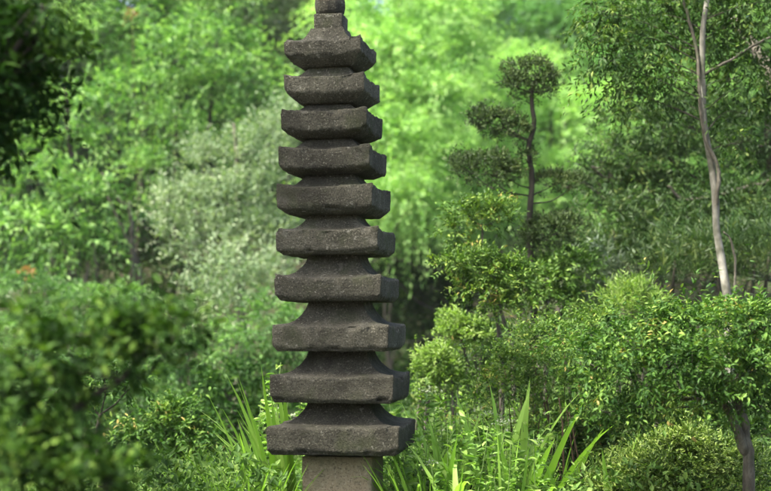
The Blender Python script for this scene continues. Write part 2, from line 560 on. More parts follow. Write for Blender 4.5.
seats = [row_z(t[2], t[0] / FPX * PAG_D / 2 * t[6]) for t in TIERS]
for ti, (s, cx, yb, ye0, ye1, lift, sw) in enumerate(TIERS):
    hs = s / FPX * PAG_D / 2 * 0.985
    z0 = seats[ti]
    xc = (cx - 385.5) / FPX * PAG_D
    a = max(0.004, row_z(ye0, hs) - z0)
    b_ = row_z(ye1, hs) - z0
    lf = lift * PAG_D / FPX
    Hh = (seats[ti - 1] if ti else row_z(28.5, hs * .4)) - z0
    np_ = 76
    R = []
    R.append(square_ring(hs * 0.50, 0.0, 0, np_))
    R.append(square_ring(hs * sw, 0.0, 0, np_))
    for t in np.linspace(0.15, 0.85, 4):
        R.append(square_ring(hs * (sw + (0.955 - sw) * t), a * t ** 1.3, lf * 0.5 * t, np_))
    eb = len(R)
    R.append(square_ring(hs * 0.965, a + 0.001, lf * 0.5, np_, 0.008))
    R.append(square_ring(hs * 0.985, a + 0.008, lf * 0.55, np_, 0.008))
    for t in np.linspace(0.15, 0.9, 7):
        R.append(square_ring(hs * (0.988 + 0.012 * t), a + (b_ - a) * t, lf * (0.55 + 0.45 * t), np_, 0.008))
    et = len(R)
    R.append(square_ring(hs * 0.994, b_ - 0.003, lf, np_, 0.008))
    R.append(square_ring(hs * 0.974, b_ + 0.001, lf, np_, 0.008))
    # concave roof up to the neck
    if ti == 0:
        tw, tz = [.965, .8, .66, .56, .48, .43], [0, .04, .14, .38, .74, 1.0]
    elif ti < 5:
        tw, tz = [.965, .85, .74, .70, .66, .60, .55, .52, .50], [0, .02, .07, .15, .28, .52, .72, .88, 1.0]
    else:
        tw, tz = [.965, .9, .82, .75, .68, .62, .55, .50, .47], [0, .03, .07, .12, .22, .36, .56, .78, 1.0]
    top = max(Hh, b_ + 0.015)
    for t in np.linspace(0.07, 1.0, 14):
        f = t * (len(tw) - 1)
        w, rise = np.interp(f, range(len(tw)), tw), np.interp(f, range(len(tw)), tz)
        R.append(square_ring(hs * w, b_ + (top - b_) * rise, lf * (1 - t) ** 1.6, np_, 0.012 * (1 - t)))
    R.append(square_ring(hs * tw[-1], top + 0.004, 0, np_))
    me = stone_mesh("roof_tier", R, np_, 0.0021, ti + 1, (eb, eb + 1, et - 1, et, et + 1))
    o = obj("roof_tier", me, M['stone'], pag)
    o.location = (xc - pb[0], 0, z0)
    o.rotation_euler = (math.radians([0.4, -0.3, 0.2, -0.5, 0.3, 0.2, -0.3, 0.4, -0.2, 0.2][ti]), math.radians([-1.0, -0.2, -0.4, -0.6, -0.3, -0.5, 0, -0.2, 0.2, 0][ti]),
                        YAW + math.radians([-1.6, -1.0, -0.6, -0.8, -1.3, -0.5, -0.4, 0.4, 1.2, 1.6][ti]))

# square pedestal under the tiers and its base slab
hs = 68.5 / FPX * PAG_D / 2
R = [square_ring(hs * 0.9, 0, 0, 16)] + [square_ring(hs * (1 - 0.02 * (z < 0.01)), z, 0, 16) for z in np.linspace(0.0, 0.785, 16)] + [square_ring(hs * 0.9, 0.786, 0, 16)]
o = obj("pedestal", stone_mesh("pedestal", R, 16, 0.0009, 31), M['plinth'], pag)
o["label"] = "plain tan square pedestal"
o.location = (0, 0, -0.02)
o.rotation_euler[2] = YAW
hs = 0.36
R = [square_ring(hs * q, z, 0, 16) for q, z in ((0.9, 0), (1, 0.001), (1, 0.03), (1, 0.08), (0.985, 0.10), (0.9, 0.101), (0.5, 0.102))]
o = obj("base_slab", stone_mesh("base_slab", R, 16, 0.002, 33), M['stone'], pag)
o.location = (0, 0, -0.03)
o.rotation_euler[2] = YAW

# finial: square dew basin, bowl, lotus, rings and jewel
zt = CAMZ + (HOR - 28.5) / FPX * (PAG_D - .1)
xt = (331.0 - 385.5) / FPX * PAG_D - pb[0]
u = PAG_D / FPX
hs = 14.2 * u
R = [square_ring(hs * 0.9, 0, 0, 16)] + [square_ring(hs * q, z * u, 0, 16) for q, z in ((0.93, 0.2), (0.985, 1.4), (1, 2), (1, 4), (1, 8), (1, 12), (1, 14.5), (0.97, 15.6), (0.88, 16))]
o = obj("dew_basin", stone_mesh("dew_basin", R, 16, 0.0016, 35), M['stone'], pag)
o.location = (xt, 0, zt)
o.rotation_euler[2] = YAW
basin = o


def lathe_mesh(name, prof, sides, amp, seed, petals=0):
    Vs = []
    ang = np.linspace(0, 2 * math.pi, sides, endpoint=False)
    for r, z, pt in prof:
        rr = r * (1 + pt * np.abs(np.sin(ang * petals / 2)) if petals else np.ones(sides))
        Vs.append(np.stack([rr * np.cos(ang), rr * np.sin(ang), np.full(sides, z)], -1))
    n, m = sides, len(Vs)
    V = np.vstack(Vs + [[[0, 0, prof[0][1]]], [[0, 0, prof[-1][1]]]])
    i = np.arange(m - 1)[:, None] * n
    j = np.arange(n)[None, :]
    k = (j + 1) % n
    F = np.stack([i + j, i + k, i + n + k, i + n + j], -1).reshape(-1, 4)
    jj = np.arange(n)
    T = np.vstack([np.stack([(jj + 1) % n, jj, np.full(n, len(V) - 2)], -1), np.stack([(m - 1) * n + jj, (m - 1) * n + (jj + 1) % n, np.full(n, len(V) - 1)], -1)])
    off = Vector((seed, seed * 2.3, 1))
    for q in range(len(V)):
        p = Vector(V[q])
        V[q] += np.array(noise.noise_vector(p * 30 + off) + noise.noise_vector(p * 70 + off) * .6) * amp
    return mesh_np(name, V, [F, T])


prof = [(10.8, 0, 0), (12.6, 0.8, 0.04), (13.4, 3.5, 0.06), (13.9, 8, 0.09), (13.7, 13, 0.11), (13.0, 18, 0.12), (11.2, 22, 0.10), (8, 25, 0.05), (5.5, 27, 0)]
o = obj("lotus_bowl", lathe_mesh("lotus_bowl", [(r * u, z * u, p) for r, z, p in prof], 48, 0.003, 5, 10), M['stone'], basin)
o.location = (-0.006, 0, 16.2 * u)
prof = [(5, 0, 0)]
for q in range(6):
    zq = q * 9
    prof += [(5, zq + 1, 0), (9.5 - q * .7, zq + 2.5, 0), (9.8 - q * .7, zq + 4.5, 0), (5, zq + 6.5, 0)]
prof += [(5, 58, 0), (8, 62, 0), (8.5, 67, 0), (6, 72, 0), (2, 78, 0), (0.4, 81, 0)]
o = obj("ringed_spire", lathe_mesh("ringed_spire", [(r * u, z * u, p) for r, z, p in prof], 24, 0.0012, 9), M['stone'], basin)
o.location = (-0.006, 0, 42.5 * u)

# ------------------------------------------------------------------ far trees
rngS = np.random.default_rng(5)
FEATHER = dict(dens=40, twig=0.7, k=12, leaf=0.125, wide=0.30, droop=0.5, hang=0.45, out=0.9, rand=0.3, lift=0.05, up=0.6, lo=0.45, lobe=0.10, tilt=0.4)
FLUFF = dict(dens=42, twig=0.5, k=8, leaf=0.13, wide=0.36, droop=0.25, hang=0.2, out=0.8, rand=0.45, lift=0.15, up=0.7, lo=0.5, lobe=0.12, tilt=0.5)


def far_tree(label, clumps, sp, mat, base_px, d, bark='bark_dark', r0=0.10, top=None, name="broadleaf_tree", cat="tree", group=None, twigs=0):
    bx = PX(base_px, d)
    c = np.mean([q[0] for q in clumps], 0)
    hi = max(q[0][2] for q in clumps) if top is None else top
    trunk = [np.array([bx * .7 + c[0] * .3 + .1, d, 0.45 * hi + 0.2]), np.array([c[0], c[1], hi])]
    return plant(name, label, cat, (bx, d), clumps, sp, M[mat], M[bark], trunk, r0, r0 * .3, group, twigs=twigs)


# bright pair behind the pagoda's right side
cl = [pxc(395, 60, 60, 42, 35), pxc(365, 10, 60, 40, 36), pxc(440, 25, 55, 40, 36), pxc(430, 105, 60, 36, 35), pxc(395, 150, 55, 38, 34.5),
      pxc(445, 170, 55, 34, 35), pxc(405, 205, 50, 30, 34), pxc(375, 105, 50, 40, 36), pxc(460, 70, 45, 40, 36.5), pxc(372, 60, 40, 40, 36.5), pxc(400, -30, 80, 40, 37),
      pxc(400, 200, 60, 30, 36.5, 2), pxc(450, 205, 55, 30, 37, 2), pxc(360, 200, 50, 40, 37, 2), pxc(420, 160, 70, 40, 38, 2)]
far_tree("bright yellow-green feathery tree rising directly behind the pagoda roofs", [(c, r * np.array([.86, .9, .78])) for c, r in cl], dict(FEATHER, dens=34, twig=.8), 'bright', 345, 36, r0=.10)
cl = [pxc(560, 130, 50, 40, 38), pxc(505, 110, 50, 36, 38), pxc(590, 170, 42, 36, 37.5), pxc(530, 180, 52, 34, 37), pxc(490, 215, 46, 30, 36.5), pxc(560, 215, 50, 30, 37),
      pxc(600, 120, 40, 34, 39), pxc(520, 75, 44, 28, 39), pxc(600, 225, 50, 34, 38)]
far_tree("bright light-green rounded tree behind the cloud-pruned tree", [(c, r * np.array([.9, .9, .8])) for c, r in cl], dict(FEATHER, dens=34, twig=.7), 'bright', 545, 38)
cl = [pxc(500, 25, 55, 32, 46), pxc(560, 40, 60, 30, 46), pxc(540, -10, 70, 36, 47), pxc(620, 20, 60, 40, 46), pxc(610, 75, 55, 34, 45), pxc(460, 5, 50, 30, 47), pxc(660, 70, 60, 50, 46)]
far_tree("cool green hazy tree standing behind the light-green rounded tree", cl, FLUFF, 'cool', 560, 46, r0=.2)
cl = [pxc(690, 20, 70, 45, 44), pxc(740, 70, 60, 45, 43), pxc(700, 120, 70, 40, 42), pxc(770, 20, 60, 50, 44), pxc(650, 150, 60, 40, 42), pxc(760, 140, 60, 40, 42), pxc(640, 210, 60, 40, 41), pxc(720, 200, 70, 40, 41)]
far_tree("far green tree glimpsed between the leaves of the pale-trunked tree", cl, FLUFF, 'mid', 720, 44, r0=.2)

# left side
cl = [pxc(205, 45, 34, 15, 30), pxc(245, 60, 30, 15, 30), pxc(170, 60, 32, 17, 29.5), pxc(225, 85, 36, 15, 29.5), pxc(265, 95, 30, 14, 30), pxc(190, 92, 27, 13, 29.5)]
far_tree("leafy green tree with layered drooping sprays beside the top of the pagoda", cl, FEATHER, 'mid', 180, 30.5)
cl = [pxc(150, 10, 38, 15, 32), pxc(215, 5, 34, 14, 32.5), pxc(110, 35, 30, 17, 31.5), pxc(100, -15, 46, 19, 32), pxc(190, -25, 53, 17, 33), pxc(130, 70, 23, 13, 31.5)]
far_tree("tall green tree with pinkish shoots over the layered tree", cl, FEATHER, 'mid', 130, 32)
cl = [pxc(95, 115, 32, 15, 28), pxc(125, 95, 23, 13, 28.5), pxc(75, 150, 30, 15, 27.5), pxc(40, 190, 35, 15, 27), pxc(90, 205, 33, 15, 27), pxc(30, 230, 38, 15, 26.5), pxc(70, 245, 30, 13, 26.5), pxc(20, 150, 34, 19, 28), pxc(50, 110, 30, 19, 28.5)]
far_tree("low-branched green tree with bare slender stems under its leaves", cl, FEATHER, 'mid', 70, 28)
cl = [pxc(165, 130, 26, 14, 31), pxc(195, 150, 25, 14, 31), pxc(150, 175, 23, 14, 30.5), pxc(225, 125, 26, 13, 31.5), pxc(140, 215, 12, 11, 28.5)]
far_tree("small shaded green tree between the layered tree and the silvery shrub", cl, FEATHER, 'mid', 165, 31, r0=.09)
cl = [pxc(270, 20, 60, 40, 50), pxc(320, 40, 60, 40, 50), pxc(250, 70, 50, 40, 49), pxc(300, 100, 60, 40, 49), pxc(280, -30, 70, 40, 51), pxc(330, 120, 60, 50, 49)]
far_tree("dark bluish green tree far behind the pagoda top", cl, FLUFF, 'ever', 285, 50, r0=.22)
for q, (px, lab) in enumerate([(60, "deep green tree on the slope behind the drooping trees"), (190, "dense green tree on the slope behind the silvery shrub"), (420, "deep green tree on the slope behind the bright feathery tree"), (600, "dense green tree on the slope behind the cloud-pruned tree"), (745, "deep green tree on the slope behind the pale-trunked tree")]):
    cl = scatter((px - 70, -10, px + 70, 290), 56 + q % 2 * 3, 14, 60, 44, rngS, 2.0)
    far_tree(lab, cl, dict(FLUFF, dens=11, leaf=.34), ['ever', 'dark', 'cool', 'mid', 'dark'][q], px, 57, r0=.25, group=None)  # darker leaf colours here paint the shade seen through gaps in front

# bare slender understory stems below the left tree
for q, (x0, y0, x1, y1, d) in enumerate([(132, 225, 100, 175, 27.6), (140, 285, 105, 190, 27.8), (68, 300, 62, 240, 27), (95, 305, 94, 245, 27.2), (78, 300, 88, 262, 26.8), (48, 300, 50, 245, 27.3)]):
    b = P(x0 + 2, 400, d)
    b[2] = gz(b[0], b[1])
    V, F, T = tube_geo([b, P(x0, y0, d), P((x0 + x1) / 2 + 3, (y0 + y1) / 2, d), P(x1, y1, d)], .05, .022, 7, 16, rngS, wob=.02)
    t = thing("sapling_trunk", "thin bare leaning stem in the shade under the left trees", "sapling", tuple(b), "bare stems in the shade")
    obj("trunk", mesh_np("trunk", V - b, [F, T]), M['bark_grey'], t)

# dark leaf mass behind the bare stems, in place of the shade there
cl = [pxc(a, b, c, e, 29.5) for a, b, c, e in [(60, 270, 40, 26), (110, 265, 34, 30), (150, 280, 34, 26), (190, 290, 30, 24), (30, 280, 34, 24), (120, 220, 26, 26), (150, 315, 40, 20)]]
far_tree("dark leaf mass as painted shade behind the slender bare stems", cl, dict(FLUFF, dens=40, leaf=.11), 'dark', 110, 29.5, r0=.05, name="evergreen_or_shade_shrub", cat="shrub")

# silvery shrub
SILV = dict(dens=95, twig=0.30, k=8, leaf=0.075, wide=0.34, droop=0.05, hang=-0.1, out=0.9, rand=0.45, lift=0.5, up=0.6, lo=0.45, lobe=0.14, tilt=0.6)
cl = [pxc(205, 165, 26, 20, 24), pxc(240, 160, 26, 20, 24.1), pxc(270, 150, 28, 26, 24.3), pxc(165, 205, 18, 14, 23.8), pxc(195, 205, 26, 22, 23.8), pxc(235, 205, 36, 28, 23.7), pxc(275, 190, 30, 28, 24), pxc(175, 235, 26, 22, 23.8),
      pxc(215, 245, 34, 24, 23.5), pxc(260, 240, 34, 26, 23.6), pxc(285, 130, 20, 20, 24.5), pxc(280, 250, 30, 30, 24)]
far_tree("pale silvery grey-green bushy tree beside the pagoda", cl, SILV, 'silver', 235, 24, 'bark_grey', .08, name="silver_shrub", cat="shrub", twigs=4)
cl = [pxc(225, 275, 22, 20, 22), pxc(250, 290, 24, 18, 22), pxc(270, 280, 22, 24, 22.3), pxc(205, 300, 20, 16, 21.8), pxc(235, 310, 30, 14, 21.8)]
far_tree("low pale yellowish-green shrub in front of the silvery tree", cl, SILV, 'silver', 240, 22, 'bark_grey', .05, name="silver_shrub", cat="shrub")

# green shrub bank behind, left and behind pagoda
SHR = dict(FEATHER, dens=95, twig=.36, leaf=.075, k=10)
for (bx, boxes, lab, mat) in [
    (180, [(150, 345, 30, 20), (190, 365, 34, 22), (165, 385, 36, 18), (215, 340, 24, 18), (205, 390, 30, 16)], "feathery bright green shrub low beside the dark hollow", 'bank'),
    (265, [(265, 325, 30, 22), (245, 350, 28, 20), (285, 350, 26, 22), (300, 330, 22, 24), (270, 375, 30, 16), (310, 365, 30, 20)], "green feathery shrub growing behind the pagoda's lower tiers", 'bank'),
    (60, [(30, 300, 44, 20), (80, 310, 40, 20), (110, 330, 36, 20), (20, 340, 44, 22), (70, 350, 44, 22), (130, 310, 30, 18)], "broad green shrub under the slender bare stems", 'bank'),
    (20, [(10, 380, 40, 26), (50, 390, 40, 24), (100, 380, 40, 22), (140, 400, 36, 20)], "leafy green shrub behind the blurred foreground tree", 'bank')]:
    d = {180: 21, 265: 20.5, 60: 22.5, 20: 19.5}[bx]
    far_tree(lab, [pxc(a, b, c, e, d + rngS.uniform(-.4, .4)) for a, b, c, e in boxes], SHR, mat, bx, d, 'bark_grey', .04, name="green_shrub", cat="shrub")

cl = [pxc(a, b, c, e, 17.5) for a, b, c, e in [(215, 415, 28, 24), (235, 390, 20, 20), (245, 430, 24, 22), (205, 445, 24, 18)]]  # leaves coloured dark to give the hollow its shade
far_tree("dark leaf mass painting the shade in the hollow between the feathery shrub and the sword leaves", cl, dict(FLUFF, dens=60, leaf=.10, twig=.3), 'dark', 225, 17.5, r0=.04, name="evergreen_or_shade_shrub", cat="shrub")

# dark hollow right of the pagoda: its shade put in as dark leaves, bare branches
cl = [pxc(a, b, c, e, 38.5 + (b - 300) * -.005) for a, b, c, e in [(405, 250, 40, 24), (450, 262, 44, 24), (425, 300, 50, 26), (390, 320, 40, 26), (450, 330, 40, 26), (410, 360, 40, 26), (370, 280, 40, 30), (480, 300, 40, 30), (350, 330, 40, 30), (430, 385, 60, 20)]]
far_tree("dark leaf mass put in as shade of the hollow behind the pagoda", cl, dict(FLUFF, dens=26, leaf=.16), 'dark', 420, 38.5, r0=.07, name="evergreen_or_shade_shrub", cat="shrub")
for (a, b, c, d_, r) in [((392, 262), (430, 270), (470, 262), 36, .04), ((395, 285), (415, 300), (438, 312), 36.5, .035), ((440, 330), (470, 312), (500, 325), 36, .035), ((398, 345), (420, 340), (450, 318), 36.3, .03)]:
    p0, p1, p2 = P(*a, d_), P(*b, d_ + .3), P(*c, d_ + .8)
    g0 = p0.copy(); g0[2] = gz(p0[0], p0[1])
    V, F, T = tube_geo([g0, p0 * .5 + g0 * .5 + [-.15, 0, 0], p0, p1, p2], r, r * .5, 6, 18, rngS, wob=.01)
    t = thing("bare_branch", "bare brown bough bending through the dark hollow right of the pagoda", "branch", tuple(g0), "boughs in the hollow")
    obj("bough", mesh_np("bough", V - g0, [F, T]), M['bark_dark'], t)

# ------------------------------------------------------------------ right middle distance
PINE = dict(dens=150, twig=0.20, k=14, leaf=0.085, wide=0.09, droop=0.0, hang=-0.15, out=0.8, rand=0.45, lift=0.5, up=0.8, lo=0.55, lobe=0.12, tilt=0.8, splay=0.7, tpl='needle')
# cloud-pruned tree
NIW = dict(dens=900, twig=0.05, k=9, leaf=0.028, wide=0.34, droop=0.0, hang=-0.25, out=0.8, rand=0.5, lift=0.4, up=0.6, lo=0.6, lobe=0.13, tilt=0.7)
dN = 15.2
cl = [pxc(531, 80, 26, 20, dN, .2), pxc(545, 88, 14, 13, dN, .12), pxc(516, 84, 14, 11, dN, .12), pxc(497, 124, 30, 14, dN, .2), pxc(481, 118, 14, 8, dN, .12), pxc(514, 132, 15, 9, dN, .12),
      pxc(487, 170, 34, 15, dN - .1, .24), pxc(465, 166, 16, 10, dN, .15), pxc(507, 176, 14, 10, dN, .15), pxc(527, 160, 8, 11, dN, .08), pxc(555, 182, 22, 9, dN + .1, .18), pxc(574, 184, 13, 7, dN, .12), pxc(549, 234, 26, 18, dN, .25), pxc(566, 228, 16, 14, dN, .2), pxc(530, 240, 12, 12, dN, .15)]
tr = [P(535, 320, dN), P(532, 262, dN), P(529, 222, dN), P(532, 185, dN), P(529, 150, dN), P(534, 125, dN), P(531, 100, dN), P(535, 80, dN)]
b0 = P(536, 430, dN)
plant("cloud_pruned_tree", "cloud-pruned conifer with dark leaf pads on a thin straight trunk", "tree", (b0[0], dN), cl, NIW, M['niwaki'], M['bark_dark'], tr, .034, .015, twigs=10, limb_r=.5, arch=.02)

# small lit azalea tree in front of it
AZ = dict(dens=560, twig=0.09, k=7, leaf=0.038, wide=0.42, droop=0.05, hang=0.0, out=0.8, rand=0.5, lift=0.3, up=0.8, lo=0.5, lobe=0.15, tilt=0.55)
d = 14.2
cl = [pxc(470, 215, 24, 13, d, .16), pxc(492, 222, 22, 13, d, .16), pxc(455, 232, 13, 12, d, .12), pxc(500, 212, 14, 9, d, .12)]
tr = [P(500, 345, d), P(490, 300, d), P(484, 255, d), P(482, 225, d)]
plant("shrub_tree", "small bright tree with pale-edged leaves at the foot of the cloud-pruned tree", "tree", (P(505, 0, d)[0], d), cl, dict(AZ, lobe=.26, dens=420), M['shrub'], M['bark_grey'], tr, .022, .008, twigs=4)
d = 14
cl = [pxc(475, 268, 26, 15, d, .2), pxc(452, 268, 14, 9, d, .12), pxc(498, 280, 24, 17, d, .2), pxc(480, 295, 22, 15, d, .2), pxc(505, 305, 20, 13, d, .18), pxc(520, 275, 18, 14, d, .15)]
tr = [P(512, 350, d), P(506, 328, d), P(495, 290, d)]
plant("shrub_tree", "sunlit green azalea with crooked twin stems above the clipped light-green shrub", "shrub", (P(516, 0, d)[0], d), cl, AZ, M['shrub'], M['bark_grey'], tr, .022, .01, twigs=4)
d = 15.2
cl = [pxc(545, 285, 34, 24, d, .35), pxc(570, 272, 26, 20, d, .3), pxc(520, 292, 24, 20, d, .25), pxc(560, 305, 30, 18, d, .3)]
plant("round_shrub", "rounded fresh green shrub beneath the cloud-pruned tree", "shrub", (P(548, 0, d)[0], d), cl, dict(AZ, leaf=.042, dens=420), M['cover'], M['bark_grey'], None, .02, twigs=0)
d = 14.9
cl = [pxc(458, 327, 17, 11, d, .16), pxc(475, 331, 13, 10, d, .14), pxc(446, 335, 11, 9, d, .13), pxc(482, 342, 10, 8, d, .12), pxc(464, 340, 13, 8, d, .14)]
CLP = dict(AZ, leaf=.032, dens=900, twig=.06, lobe=.19, lo=.5, wisp=1.0)
plant("clipped_shrub", "clipped pale green shrub forming the upper puff beside the pagoda", "shrub", (P(470, 0, d)[0], d), cl, CLP, M['yellow'], M['bark_grey'], None, .018)
d = 14.7
cl = [pxc(435, 361, 18, 13, d, .2), pxc(423, 371, 11, 10, d, .13), pxc(452, 369, 13, 12, d, .15), pxc(440, 380, 16, 9, d, .15), pxc(428, 388, 10, 7, d, .12), pxc(458, 384, 11, 8, d, .12)]
plant("clipped_shrub", "clipped pale green shrub forming the lower puff beside the pagoda", "shrub", (P(440, 0, d)[0], d), cl, CLP, M['yellow'], M['bark_grey'], None, .018)

d = 15.6
cl = [pxc(a, b, c, e, d, .25) for a, b, c, e in [(475, 362, 24, 16), (490, 345, 18, 14), (450, 400, 30, 16), (425, 405, 20, 14), (480, 392, 26, 18), (505, 375, 24, 18)]]
plant("evergreen_or_shade_shrub", "dark small-leaved shrub behind and below the two clipped puffs", "shrub", (P(470, 0, d)[0], d), cl, dict(AZ, leaf=.045, dens=300), M['everd'], M['bark_grey'], None, .014)

# dark feathery evergreens right
EV = dict(dens=170, twig=0.20, k=10, leaf=0.058, wide=0.30, droop=0.35, hang=0.3, out=0.8, rand=0.45, up=0.5, lo=0.45, lobe=0.12, tilt=0.55)
d = 17.5
cl = [pxc(640, 130, 44, 22, d), pxc(690, 120, 40, 24, d), pxc(620, 160, 36, 18, d), pxc(665, 165, 44, 20, d), pxc(740, 130, 44, 26, d), pxc(640, 190, 40, 16, d), pxc(760, 170, 36, 24, d), pxc(610, 180, 30, 12, d), pxc(690, 190, 36, 14, d), pxc(592, 165, 16, 5, d - .4, .15), pxc(600, 190, 16, 6, d - .4, .15), pxc(585, 180, 12, 4, d - .5, .12)]
tr = [P(790, 300, d), P(775, 200, d), P(768, 120, d)]
plant("broadleaf_tree", "dark evergreen with a low horizontal limb behind the pale trunk", "tree", (P(800, 0, d)[0], d), cl, EV, M['everd'], M['bark_dark'], tr, .09, .04, twigs=5)
V, F, T = tube_geo([P(790, 170, 16.9), P(760, 184, 16.9), P(730, 194, 16.8), P(700, 200, 16.8), P(680, 196, 16.8), P(668, 184, 16.8)], .024, .010, 8, 24, rngS, wob=.012, knob=.1)
r = bpy.data.objects["broadleaf_tree"] if False else [o for o in bpy.data.objects if o.get("label", "").startswith("dark evergreen with a low")][0]
o = obj("branch", mesh_np("branch", V - np.array(r.location), [F, T]), M['bark_dark'], r)
d = 16.8
cl = [pxc(615, 225, 34, 26, d), pxc(650, 235, 36, 24, d), pxc(690, 225, 36, 22, d), pxc(600, 255, 26, 20, d), pxc(640, 262, 36, 16, d), pxc(730, 215, 36, 22, d), pxc(765, 220, 36, 30, d)]
plant("evergreen_or_shade_shrub", "soft dark evergreen shrub below the horizontal limb", "shrub", (P(660, 0, d)[0], d), cl, dict(EV, droop=.1, hang=.0), M['everd'], M['bark_dark'], None, .03)
d = 15.8
cl = [pxc(598, 270, 20, 18, d, .25), pxc(585, 285, 16, 14, d, .2), pxc(612, 285, 14, 12, d, .2)]
plant("grey_shrub", "grey-green shrub with narrow leaves beside the yellow-green mound", "shrub", (P(600, 0, d)[0], d), cl, dict(EV, droop=.1, hang=.1, dens=220, leaf=.07), M['grey'], M['bark_grey'], None, .02)
d = 15.6
cl = [pxc(675, 258, 30, 15, d, .35), pxc(715, 252, 32, 16, d, .35), pxc(755, 262, 32, 18, d, .35), pxc(660, 280, 26, 12, d, .3), pxc(700, 280, 34, 14, d, .3), pxc(745, 285, 34, 14, d, .3), pxc(770, 245, 24, 14, d, .3)]
plant("dwarf_pine", "low spreading pine with upright needles behind the pale trunk", "pine", (P(715, 0, d)[0], d), cl, PINE, M['everd'], M['bark_dark'], None, .03)
d = 14.4
cl = [pxc(632, 303, 22, 14, d, .2), pxc(620, 312, 16, 10, d, .16), pxc(648, 312, 16, 10, d, .16)]
plant("mound_shrub", "small yellow-green feathery mound shrub", "shrub", (P(634, 0, d)[0], d), cl, dict(PINE, leaf=.05, twig=.12, dens=520, wide=.16), M['yellow'], M['bark_grey'], None, .015)

# pale-trunked tree at the right
RT = dict(dens=135, twig=0.18, k=10, leaf=0.048, wide=0.40, droop=0.55, hang=0.55, out=0.7, rand=0.4, up=0.2, lo=0.35, lobe=0.14, tilt=0.5)
d = 14
cl = [pxc(615, 25, 32, 22, d, .3), pxc(650, 10, 34, 22, d + .3, .35), pxc(605, 55, 24, 16, d - .1, .25), pxc(640, 50, 30, 20, d, .3), pxc(675, 40, 24, 18, d + .4, .3), pxc(672, 75, 14, 12, d - .2, .14), pxc(620, 85, 20, 14, d, .2), pxc(730, 20, 34, 24, d + .3, .35), pxc(760, 45, 30, 22, d + .4, .3),
      pxc(735, 75, 22, 16, d, .2), pxc(745, 110, 22, 16, d + .4, .25), pxc(600, 5, 24, 18, d, .25), pxc(690, -15, 60, 24, d + .2, .5), pxc(765, -5, 40, 26, d, .4), pxc(640, 100, 24, 14, d + .3, .2), pxc(592, 32, 14, 12, d, .15),
      pxc(735, 140, 13, 10, d, .12), pxc(710, 45, 26, 22, d + .5, .3), pxc(685, 100, 16, 12, d + .3, .2), pxc(765, 80, 24, 18, d + .3, .25), pxc(655, 75, 24, 16, d + .3, .25)]
tr = [P(729, 330, d), P(727, 296, d), P(722, 265, d), P(717, 235, d), P(716, 205, d), P(712, 165, d), P(706, 135, d), P(703, 100, d), P(702, 60, d), P(704, 25, d), P(709, -10, d), P(712, -60, d)]
plant("slender_tree", "slender tree with a pale sinuous trunk and hanging green leaves", "tree", (P(732, 0, d)[0], d), cl, RT, M['tree'], M['bark_pale'], tr, .034, .016, twigs=5, limb_r=.3, arch=-.05, limb_mat=M['bark_dark'])
# the second, thin twisting stem hugging it and the fork below the crown
r = [o for o in bpy.data.objects if o.get("label", "").startswith("slender tree with a pale")][0]
rl = np.array(r.location)
for pts, a, bq in [([P(737, 330, d), P(735, 290, d), P(735, 262, d), P(731, 240, d), P(724, 232, d)], .010, .006),
                   ([P(716, 205, d - .05), P(719, 180, d - .06), P(717, 165, d - .05), P(708, 145, d - .05), P(700, 110, d - .06), P(699, 85, d - .05), P(697, 50, d), P(686, 12, d), P(676, -20, d)], .016, .010),
                   ([P(703, 75, d), P(730, 60, d), P(755, 45, d), P(790, 30, d)], .011, .008)]:
    V, F, T = tube_geo(pts, a, bq, 8, 26, rngS, wob=.004, knob=.08)
    obj("stem", mesh_np("stem", V - rl, [F, T]), M['bark_grey'], r)

# tall bare leaning trunk glimpsed at the right edge
b = P(790, 330, 22); b[2] = gz(b[0], b[1])
V, F, T = tube_geo([b, P(782, 200, 22), P(776, 90, 22), P(760, 55, 22.2), P(735, 20, 22.5)], .11, .06, 9, 22, rngS, wob=.01, knob=.05)
t = thing("bare_tree", "smooth grey leaning trunk at the edge behind the pale-trunked tree", "tree", tuple(b))
obj("trunk", mesh_np("trunk", V - b, [F, T]), M['bark_grey'], t)

# ------------------------------------------------------------------ near right
FR = dict(dens=430, twig=0.12, k=9, leaf=0.034, wide=0.42, droop=0.25, hang=0.3, out=0.8, rand=0.45, up=0.7, lo=0.3, lobe=0.24, tilt=0.5, wisp=2.0, tpl='lance')
d = 11.2
cl = [pxc(700, 330, 48, 19, d, .4), pxc(755, 325, 35, 20, d, .4), pxc(640, 345, 40, 17, d, .35), pxc(590, 360, 32, 14, d, .3), pxc(685, 365, 40, 17, d - .2, .35), pxc(740, 370, 40, 19, d - .2, .35), pxc(625, 380, 32, 12, d - .1, .3), pxc(770, 360, 32, 23, d, .4),
      pxc(735, 405, 29, 11, d - .2, .25), pxc(650, 405, 27, 11, d + .1, .25), pxc(610, 410, 21, 11, d + .2, .2), pxc(765, 405, 21, 16, d + .1, .25), pxc(665, 325, 24, 12, d, .25), pxc(690, 395, 27, 9, d - .2, .25)]
tr = [P(748, 470, d), P(745, 430, d), P(735, 395, d), P(715, 360, d)]
plant("spreading_shrub_tree", "low spreading green tree with a forked grey trunk over the clipped bush", "tree", (P(750, 0, d)[0], d), cl, FR, M['front'], M['bark_grey'], tr, .035, .017, twigs=5, limb_r=.42, limb_from=29, arch=.0)
r = [o for o in bpy.data.objects if o.get("label", "").startswith("low spreading green tree")][0]
V, F, T = tube_geo([P(746, 452, d), P(738, 430, d - .04), P(727, 408, d - .08), P(716, 385, d - .1)], .028, .014, 9, 18, rngS, wob=.004, knob=.1)
obj("branch", mesh_np("branch", V - np.array(r.location), [F, T]), M['bark_grey'], r)
d = 13
